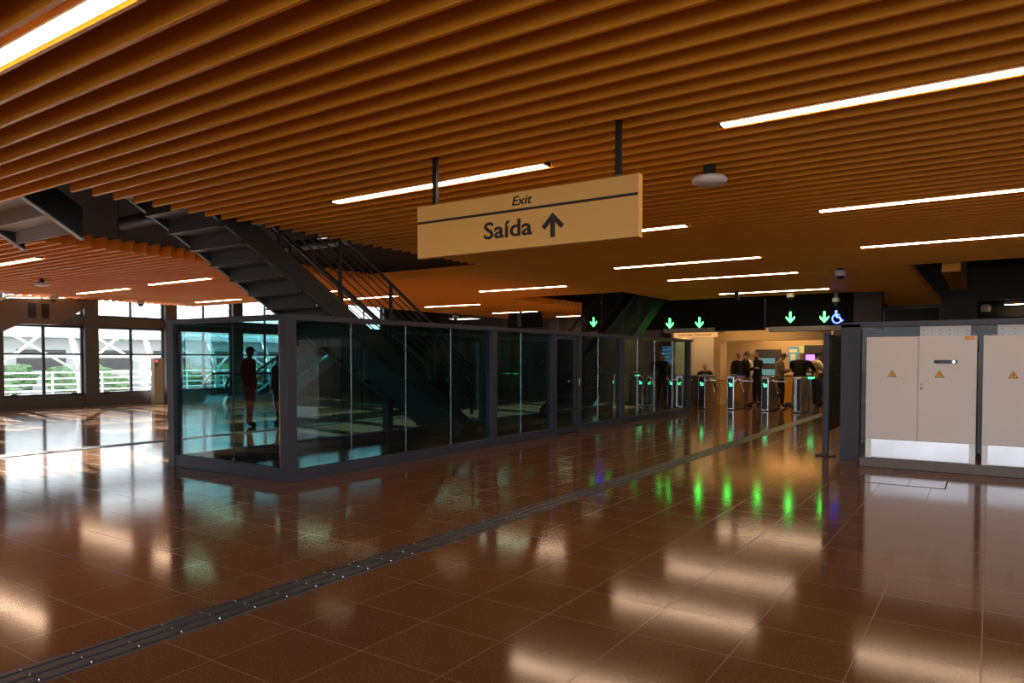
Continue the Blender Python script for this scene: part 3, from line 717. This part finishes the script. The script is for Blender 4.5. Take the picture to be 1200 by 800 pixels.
for x, z, lab in ((-11.6, 2.88, 'green lit down arrow seen past the railing of the far stair'), (-8.79, 2.76, 'green lit down arrow over the room sign, first of the pair'), (-7.79, 2.76, 'green lit down arrow over the room sign, beside the black display'),
                  (-5.0, 2.84, 'green lit down arrow just past the hanging black display'), (-4.05, 2.82, 'green lit down arrow next to the blue wheelchair sign')):
    led('arrow_sign', lab, x, z, 'a')
led('wheelchair_sign', 'blue lit wheelchair sign beside the last green arrow', -3.70, 2.82, 'w')
# hidden behind the display from here, but lighting the floor
for x in (-6.85, -5.92): led('arrow_sign', 'green lit down arrow behind the hanging black display board', x, 2.72, 'a')
# display boards
db = empty('display_board', (-5.877, gap_y(20.4)-.09, 2.386), 'large black display board hanging in front of the turnstiles', 'display board')
MB().box(-.69, .69, 0, .18, 0, .87, .012).build('case', M['black_dark'], db)
MB().box(-.65, .65, -.006, 0, .05, .82).build('screen', M['black_dark'], db)
MB().box(-.15, -.04, .05, .13, .87, 1.5).build('hanging_rod', M['black_pl'], db)
mn = empty('hanging_screen', (-15.55, gap_y(24.06)-.06, 2.83), 'black round-cornered screen hanging above the top rail of the glass box', 'screen')
MB().prism([(-.8, 0), (.8, 0), (.8, .52), (.72, .62), (-.66, .62), (-.74, .56)], 'y', 0, .12).build('case', M['black_dark'], mn)
MB().box(-.28, -.08, -.05, 0, .05, .60, .006).build('bracket', M['black_pl'], mn)
MB().box(-.22, -.14, .02, .1, .6, 1.0).build('hanging_rod', M['black_pl'], mn)

# ------------------------------------------------------------------ hall behind the turnstiles
struct(MB().box(-9.1, -4.9, 28.6, 28.78, 0, 2.95), 'wall_hall_back', M['tan'])
struct(MB().box(-4.9, -3.2, 28.6, 28.78, 0, 2.95), 'wall_hall_end', M['dark_wall'])
struct(MB().box(-7.95, -7.72, 24.4, 25.1, 0, 2.95), 'wall_hall_left', M['tan'])
struct(MB().box(-7.72, -4.2, 24.4, 24.75, 2.20, 2.95, .005), 'beam_hall', M['tan'])
struct(MB().box(-9.6, -3.3, 22.8, 29.0, 2.95, 3.05), 'ceiling_hall', M['cream_wall'])
struct(MB().box(-9.2, -7.95, 25.6, 25.75, 0, 2.95).box(-9.25, -9.1, 23.75, 25.75, 0, 2.95), 'wall_booth', M['cream_wall'])
struct(MB().box(-3.4, -3.25, 22.9, 28.5, 0, 2.95), 'wall_hall_side', M['dark_wall'])
for i, (x, y, sx, sy, lab) in enumerate(((-6.3, 26.6, 1.0, .5, 'warm ceiling light panel over the queue'), (-6.3, 23.6, 1.2, .16, 'warm light panel just inside the turnstiles'), (-4.2, 25.5, .5, .8, 'warm light panel by the side wall of the hall'), (-8.5, 24.6, .45, .3, 'warm light panel over the supervision desk'), (-6.3, 28.4, 1.0, .25, 'warm light panel washing the far tan wall'))):
    q = empty('ceiling_panel_light', (x, y, 2.95), lab, 'ceiling light', 'warm panels in the hall ceiling')
    MB().box(-sx-.03, sx+.03, -sy-.03, sy+.03, -.03, 0, .004).build('panel_frame', M['white_pl'], q)
    MB().box(-sx, sx, -sy, sy, -.034, -.03).build('diffuser', M['warm'], q)
# counter, machines, posters
ct = empty('service_counter', (-8.5, 24.0, 0), 'brown counter under the orange room sign', 'counter')
MB().box(-.57, .52, 0, .4, 0, .98, .006).build('counter_body', M['brown_wall'], ct)
MB().box(-.59, .54, -.05, .42, .98, 1.02, .006).build('counter_top', M['stone'], ct)
tm = empty('ticket_machine', (-7.1, 27.95, 0), 'dark ticket machine with a teal screen against the tan wall', 'ticket machine')
MB().prism([(0, 0), (.6, 0), (.6, 1.95), (.1, 1.95), (.02, 1.3), (0, 1.0)], 'x', -.42, .42).build('machine_body', M['steel_black'], tm)
MB().box(-.32, .32, .0, .05, 1.42, 1.62).build('screen', M['screen2'], tm)
MB().box(-.34, .34, -.02, .02, .98, 1.2, .004).build('keypad_panel', M['screen2'], tm)
MB().box(-.32, .32, -.02, .01, .3, .8, .004).build('service_door', M['steel_dark'], tm)
tm2 = empty('ticket_machine', (-5.45, 27.95, 0), 'black ticket machine with purple light at the end of the tan wall', 'ticket machine')
MB().prism([(0, 0), (.6, 0), (.6, 2.1), (.1, 2.1), (.02, 1.3), (0, 1.0)], 'x', -.3, .3).build('machine_body', M['black_pl'], tm2)
MB().box(-.22, .22, .0, .05, 1.5, 1.75).build('screen', M['purple'], tm2)
MB().box(-.22, .22, -.02, .01, .3, .8, .004).build('service_door', M['steel_dark'], tm2)
for x, z, w, h, m_, lab in ((-6.25, 1.75, .18, .30, 'poster_b', 'blue poster on the tan wall behind the queue'), (-5.93, 1.92, .13, .16, 'poster_g', 'green poster on the tan wall beside the blue one'), (-5.84, 1.6, .2, .13, 'poster_w', 'white notice under the green poster')):
    q = empty('poster', (x, 28.57, z), lab, 'poster')
    MB().box(-w, w, 0, .02, -h, h, .003).build('poster_sheet', M[m_], q)
    MB().box(-w+.04, w-.04, -.003, 0, h*.3, h*.7).box(-w*.5, w*.5, -.003, 0, -h*.7, h*.1).build('poster_print', M['poster_w'] if m_ != 'poster_w' else M['ink'], q)
bn = empty('waste_bin', (-5.62, 25.6, 0), 'yellow bin between the man in grey and the man in leather jacket', 'bin')
MB().box(-.2, .2, -.2, .2, .1, .95, .03).build('bin_body', M['yellow'], bn)
MB().box(-.19, .19, -.19, .19, 0, .1, .01).build('bin_base', M['black_pl'], bn)
MB().prism([(-.2, .95), (.2, .95), (.12, 1.05), (-.12, 1.05)], 'x', -.2, .2).build('bin_lid', M['steel_black'], bn)
# blue screens beyond the glass box
for x, w, lab in ((-11.35, .5, 'glowing blue wall screen behind the standing silhouette'), (-10.45, .33, 'smaller glowing blue wall screen near the end of the glass box')):
    q = empty('wall_screen', (x, 28.9, 1.72), lab, 'wall screen')
    MB().box(-w-.03, w+.03, 0, .08, -.43, .43, .006).build('case', M['black_pl'], q)
    MB().box(-w, w, -.004, 0, -.4, .4).build('screen', M['screen'], q)
    mb = MB()
    for j in range(5): mb.box(-w+.05, -w+.05+random.uniform(.2, 1)*(2*w-.1), -.007, -.004, -.3+j*.15, -.25+j*.15)
    mb.build('screen_text', M['poster_b'], q)

# ------------------------------------------------------------------ ceiling devices
def ap(loc, lab, s=1.0):
    e = empty('ceiling_wireless_unit', loc, lab, 'wireless unit')
    MB().lathe([(.03, -.045), (.12, -.04), (.165, -.015), (.17, .01), (.15, .035), (.06, .045)], (0, 0, 0), 32).xf(Matrix.Diagonal((s, s, s, 1))).build('unit_body', M['white_pl'], e, smooth=True)
    MB().box(-.05, .05, -.04, .04, .04, .20, .006).build('bracket', M['black_pl'], e)
    MB().tube((.06, -.1, .035), (.06, -.1, .048), .012, 10).build('screw_cap', M['black_pl'], e)
ap((-2.30, 6.88, 3.33), 'white oval wireless unit hanging under the slats before the sign')
ap((-19.0, 8.0, 3.38), 'small white disc hanging under the slats near the pale stair flight')
def camd(loc, lab, s=1.0):
    e = empty('ceiling_camera', loc, lab, 'security camera', 'dome cameras under the ceiling')
    MB().box(-.05, .05, -.05, .05, .09, .34, .005).build('bracket', M['black_pl'], e)
    MB().lathe([(.09, -.02), (.10, 0), (.10, .08), (.07, .10)], (0, 0, 0), 24).build('camera_body', M['white_pl'], e, smooth=True)
    MB().lathe([(.02, -.085), (.05, -.07), (.07, -.04), (.075, -.02)], (0, 0, 0), 20).build('dome', M['black_pl'], e, smooth=True)
    e.scale = (s, s, s)
camd((-2.64, 16.3, 3.35), 'white dome camera close to the edge of the dark ceiling recess', 1.1)
camd((-4.75, 21.3, 3.36), 'white dome camera above the arrow past the black display', 1.0)
camd((-3.6, 21.6, 3.2), 'white dome camera just above the wheelchair sign', 1.0)
camd((-23.6, 10.25, 3.40), 'white dome camera over the escalator side panel by the windows', 1.2)
camd((-23.2, 12.7, 3.40), 'white dome camera over the window bay with the slim post', 1.2)
camd((-18.6, 23.5, 3.3), 'white dome camera at the ceiling behind the stair railing', 1.2)

# ------------------------------------------------------------------ people
def hand_mesh(mb, wrist, d, side, s):
    """palm, four curled fingers and a thumb; d = pointing direction"""
    d = Vector(d).normalized(); n = Vector((0, 0, 1)) if abs(d.z) < .8 else Vector((0, -1, 0))
    w = d.cross(n).normalized(); n = w.cross(d).normalized()
    wrist = Vector(wrist)
    def P3(a, b_, c): return wrist+(d*a+w*b_+n*c)*s
    fr = Matrix((w, d, n)).transposed().to_4x4()
    b = bmesh.new(); bmesh.ops.create_cube(b, size=1); bmesh.ops.bevel(b, geom=b.edges[:], offset=.18, segments=2, affect='EDGES')
    mb._add(b, Matrix.Translation(P3(.05, 0, 0)) @ fr @ Matrix.Diagonal((.078*s, .1*s, .032*s, 1)))
    for i, L in enumerate((.068, .078, .072, .056)):
        x = -.03+i*.02
        a, m_, t = P3(.092, x, 0), P3(.092+L*.52, x, -.012), P3(.092+L*.85, x, -.04)
        mb.tube(a, m_, .0095*s, 7, .0085*s); mb.tube(m_, t, .0085*s, 7, .006*s); mb.ball(m_, (.0088*s,)*3, 7, 5)
    sd = side
    mb.tube(P3(.02, .034*sd, 0), P3(.06, .062*sd, -.015), .012*s, 7, .010*s); mb.tube(P3(.06, .062*sd, -.015), P3(.09, .06*sd, -.035), .010*s, 7, .007*s)

def person(label, loc, rz, height=1.78, top=(.01, .01, .01), legs=(.02, .02, .025), pose='stand', hair=(.014, .01, .008), bald=False, cap=False, wide=1.0, lean=0.0, look=0.0, shoes=(.015, .012, .01), bag=False, seated=False, skin=None):
    e = empty('person', loc, label, 'person', rz=rz)
    s = height/1.78; wide *= 1.12
    V, E_, R, T = [], [], [], []
    def v(x, y, z, r, t):
        if z > .93 and lean: y -= math.sin(lean)*(z-.93); 
        V.append(Vector((x, y, z))); R.append(r); T.append(t); return len(V)-1
    def ed(*ids):
        for a, b_ in zip(ids, ids[1:]): E_.append((a, b_))
    w = wide
    pel = v(0, 0, .96, (.155*w, .115*w), 'leg'); wa = v(0, .0, 1.10, (.145*w, .105*w), 'top'); ch = v(0, -.005, 1.27, (.165*w, .12*w), 'top'); uc = v(0, .01, 1.41, (.15*w, .10), 'top')
    nk = v(0, .0, 1.50, (.056, .056), 'skin'); hb_ = v(0, -.015-look*.05, 1.575, (.068, .08), 'skin'); hm = v(0, -.03-look*.09, 1.66, (.082, .10), 'skin'); ht = v(0, -.02-look*.1, 1.735, (.055, .065), 'skin')
    ed(pel, wa, ch, uc, nk, hb_, hm, ht)
    hands = []
    for sd in (-1, 1):
        sh = v(sd*.185*w, .015, 1.415, (.066, .066), 'top')
        if pose == 'stand': el, wr = (sd*.235*w, .03, 1.13), (sd*.225*w, -.05, .88)
        elif pose == 'phone': el, wr = (sd*.22*w, -.02, 1.14), (sd*.09, -.27, 1.20)
        elif pose == 'bend': el, wr = (sd*.24*w, -.16, 1.17), (sd*.16, -.40, 1.10)
        elif pose == 'pockets': el, wr = (sd*.27*w, .06, 1.14), (sd*.19*w, -.06, .93)
        elif pose == 'call': el, wr = ((sd*.24*w, -.16, 1.22), (.13, -.10, 1.56)) if sd == 1 else ((sd*.235*w, .03, 1.13), (sd*.225*w, -.05, .88))
        e1 = v(*el, (.048, .048), 'top'); w1 = v(*wr, (.031, .031), 'top' if True else 'skin')
        dv = (Vector(V[w1])-Vector(V[e1])).normalized(); hn = V[w1]+dv*.02
        ed(uc, sh, e1, w1); hands.append((V[w1]+dv*.005, dv, -sd if pose in ('phone', 'bend') else sd))
        if seated:
            hp = v(sd*.09, -.02, .90, (.10, .10), 'leg'); kn = v(sd*.12, -.42, .92, (.068, .068), 'leg'); an = v(sd*.12, -.44, .52, (.043, .043), 'leg')
            to = v(sd*.12, -.60, .47, (.036, .03), 'shoe')
        else:
            step = .06*sd
            hp = v(sd*.092*w, 0, .88, (.10*w, .10), 'leg'); kn = v(sd*.105*w, -.02+step*.5, .50, (.066, .066), 'leg'); an = v(sd*.11*w, .02+step, .085, (.045, .045), 'leg')
            to = v(sd*.125*w, -.13+step, .037, (.038, .03), 'shoe')
        ed(pel, hp, kn, an, to)
    me = bpy.data.meshes.new('sk'); me.from_pydata([x*s for x in V], E_, [])
    o = bpy.data.objects.new('sk', me); COL.objects.link(o)
    md = o.modifiers.new('s', 'SKIN'); md.use_smooth_shade = True; md.branch_smoothing = .6
    for i, r in enumerate(R): me.skin_vertices[0].data[i].radius = (r[0]*s, r[1]*s)
    for i in range(len(V)): me.skin_vertices[0].data[i].use_root = (i == 0)
    sb = o.modifiers.new('d', 'SUBSURF'); sb.levels = 2; sb.render_levels = 2
    bpy.context.view_layer.update()
    body = bpy.data.meshes.new_from_object(o.evaluated_get(bpy.context.evaluated_depsgraph_get()))
    bpy.data.objects.remove(o); bpy.data.meshes.remove(me)
    # region of each vertex = nearest bone
    segs = [(V[a]*s, V[b_]*s, a, b_) for a, b_ in E_]
    reg = []
    for vt in body.vertices:
        best, bt = 1e9, 'top'
        for a, b_, ia, ib in segs:
            ab = b_-a; tt = max(0, min(1, (vt.co-a).dot(ab)/ab.length_squared)); dd = (vt.co-(a+ab*tt)).length
            if dd < best:
                best = dd; bt = T[ib] if tt > .45 else T[ia]
                if T[ib] == 'skin' and T[ia] == 'top': bt = 'skin' if tt > .7 else 'top'
                if T[ib] == 'shoe': bt = 'shoe'
        reg.append(bt)
    hc = V[hm]*s
    bm = bmesh.new(); bm.from_mesh(body); bm.verts.ensure_lookup_table(); bm.normal_update()
    def shell(test, infl, name, m_):
        nb = MB(); mp = {}
        for f_ in bm.faces:
            if all(test(vv) for vv in f_.verts):
                vs = []
                for vv in f_.verts:
                    if vv.index not in mp: mp[vv.index] = nb.bm.verts.new(vv.co+vv.normal*infl)
                    vs.append(mp[vv.index])
                nb.bm.faces.new(vs)
        if len(nb.bm.faces): return nb.build(name, m_, e, smooth=True)
    tint = '%d' % (id(e) % 9999)
    topm = cloth('jacket_cloth', top); legm = cloth('trouser_cloth', legs); shm = cloth('shoe_leather', shoes)
    shell(lambda q: reg[q.index] == 'top' or (reg[q.index] == 'leg' and q.co.z > .90*s and not seated), .022, 'jacket', topm)
    shell(lambda q: reg[q.index] == 'leg' or (reg[q.index] == 'top' and q.co.z < 1.10*s and abs(q.co.x) < .16*s), .014, 'trousers', legm)
    for sg in (-1, 1): shell(lambda q: reg[q.index] == 'shoe' and q.co.x*sg > 0, .008, 'shoe', shm)
    if not bald: shell(lambda q: reg[q.index] == 'skin' and q.co.z > hc.z-.06*s and (q.co.y > hc.y-.035*s or q.co.z > hc.z+.045*s), .011, 'hair', mat('hair', hair, .6))
    if cap:
        c_ = MB().ball((hc.x, hc.y, hc.z+.04*s), (.1*s, .12*s, .085*s)).box(hc.x-.07*s, hc.x+.07*s, hc.y-.19*s, hc.y-.05*s, hc.z+.035*s, hc.z+.05*s, .004)
        c_.build('cap', cloth('cap_cloth', (.012, .012, .014)), e, smooth=True)
    bm.free()
    mb = MB(); mb.bm.from_mesh(body); bpy.data.meshes.remove(body)
    for wr, dv, sd in hands: hand_mesh(mb, wr*s, dv, sd, s*1.0)
    y_ = hc.y-.095*s
    b2 = bmesh.new(); bmesh.ops.create_cone(b2, cap_ends=True, segments=8, radius1=.019*s, radius2=.008*s, depth=.05*s)
    mb._add(b2, Matrix.Translation((hc.x, y_-.004, hc.z-.012*s)) @ Matrix.Rotation(-.45, 4, 'X'))
    for sd in (-1, 1): mb.ball((hc.x+sd*.078*s, hc.y+.012*s, hc.z-.01*s), (.012*s, .02*s, .032*s), 8, 6)
    mb.ball((hc.x, y_+.008*s, hc.z-.058*s), (.026*s, .010*s, .007*s), 8, 6)
    mb.build('body', mat('skin_tone', skin or (.42, .23, .15), .55), e, smooth=True)
    ey = MB()
    for sd in (-1, 1): ey.ball((hc.x+sd*.031*s, y_+.008*s, hc.z+.018*s), (.011*s, .008*s, .008*s), 8, 6)
    ey.build('eyes', M['black_pl'], e)
    if bag: MB().tube((.1*s, -.14*s, 1.3*s), (-.03*s, -.16*s, 1.05*s), .006).build('lanyard', cloth('lanyard_cloth', (.7, .35, .15)), e)
    return e
R90 = PI/2
person('person with a lanyard, red reflection painted over jacket and trousers, standing beyond the glass box', (-14.35, 10.4, 0), R90*1.38, 1.92, (.26, .035, .05), (.60, .045, .07), 'stand', (.05, .008, .01), bag=True, shoes=(.14, .03, .02), skin=(.30, .08, .06), wide=1.05)  # red reflection in the glass painted into clothes, hair and skin
person('person in black with their back turned, next to the corner post of the glass box', (-14.3, 11.2, 0), -R90*.8, 1.72, (.008, .012, .016), (.006, .008, .010), 'pockets')
person('person in a dark jacket at the edge of the group by the tan wall', (-7.42, 25.5, 0), R90*.6, 1.85, (.014, .013, .014), (.02, .018, .018), 'stand', wide=.9)
person('person in a pale shirt half hidden behind two dark jackets', (-7.5, 26.6, 0), R90*.5, 1.86, (.45, .38, .33), (.03, .03, .03), 'stand')
person('person in black jacket and tan trousers looking at a phone behind the second turnstile', (-6.72, 23.9, 0), R90*1.15, 1.90, (.010, .009, .009), (.20, .13, .075), 'phone', look=.4, wide=1.1)
person('person all in black with raised hand behind the man in tan trousers', (-6.62, 25.0, 0), -R90*.6, 1.87, (.010, .009, .009), (.010, .009, .009), 'call', wide=1.05)
person('person in a grey brown jacket bent over a phone', (-5.72, 24.25, 0), R90*1.35, 1.82, (.22, .15, .105), (.018, .014, .012), 'phone', look=1.2, hair=(.02, .008, .005), wide=1.05)
person('bald person in a dark leather jacket and beige trousers, back to the turnstiles', (-5.15, 24.5, 0), PI*.9, 1.86, (.022, .017, .012), (.36, .24, .15), 'bend', bald=True, wide=1.38, lean=.12)
person('person in a black cap and pale yellow shirt leaning forward', (-4.92, 25.25, 0), R90*1.5, 1.84, (.60, .50, .26), (.03, .04, .07), 'bend', cap=True, lean=.25)
person('person in dark blue with jeans at the end of the group', (-4.78, 26.1, 0), R90*1.3, 1.76, (.012, .012, .022), (.04, .05, .085), 'bend', lean=.2)
person('seated person in black behind the counter under the room sign', (-8.5, 25.12, -.28), 0.3, 1.72, (.015, .014, .015), (.015, .015, .018), 'phone', seated=True)
person('dark silhouette of a person standing in front of the blue wall screen', (-9.75, 24.2, 0), PI, 1.8, (.012, .012, .012), (.012, .012, .012), 'pockets')
stl = empty('stool', (-8.5, 25.14, 0), 'stool under the seated person behind the counter', 'stool')
MB().lathe([(.18, .0), (.2, .03), (.03, .05), (.03, .44), (.17, .46), (.19, .50)], (0, 0, 0), 20).build('stool_body', M['black_pl'], stl)

# ------------------------------------------------------------------ daylight
w = bpy.data.worlds.new('sky'); sc.world = w; w.use_nodes = True
wn_ = w.node_tree; bg = wn_.nodes['Background']; bg.inputs['Strength'].default_value = 1.0
# hazy sky: paler and dimmer over the canopy side, brighter on the open street side
tcw = wn_.nodes.new('ShaderNodeTexCoord'); dw = wn_.nodes.new('ShaderNodeVectorMath'); dw.operation = 'DOT_PRODUCT'
dw.inputs[1].default_value = (.66, -.75, 0); wn_.links.new(tcw.outputs['Generated'], dw.inputs[0])
cr = wn_.nodes.new('ShaderNodeMapRange'); cr.inputs['From Min'].default_value = -.6; cr.inputs['From Max'].default_value = .7
cr.inputs['To Min'].default_value = 0; cr.inputs['To Max'].default_value = 1; wn_.links.new(dw.outputs['Value'], cr.inputs['Value'])
rc = wn_.nodes.new('ShaderNodeValToRGB'); rc.color_ramp.elements[0].color = (1.65, 1.82, 1.95, 1); rc.color_ramp.elements[1].color = (SKY*.90, SKY*.94, SKY, 1)
rc.color_ramp.interpolation = 'EASE'
wn_.links.new(cr.outputs['Result'], rc.inputs['Fac']); wn_.links.new(rc.outputs['Color'], bg.inputs['Color'])
sun = bpy.data.lights.new('sun', 'SUN'); sun.energy = 42.0; sun.angle = .01; sun.color = (1, .95, .88)
so = bpy.data.objects.new('sun', sun); COL.objects.link(so)
so.rotation_euler = Vector((1, -.18, -.266)).to_track_quat('-Z', 'Y').to_euler()

sc.view_settings.view_transform = 'Standard'; sc.view_settings.look = 'None'; sc.view_settings.gamma = 1; sc.view_settings.use_curve_mapping = False
sc.view_settings.exposure = 0.6
c = sc.cycles
c.use_denoising = True; c.max_bounces = 10; c.diffuse_bounces = 5; c.glossy_bounces = 5; c.transparent_max_bounces = 32; c.transmission_bounces = 6
c.sample_clamp_indirect = 6; c.caustics_reflective = False; c.caustics_refractive = False
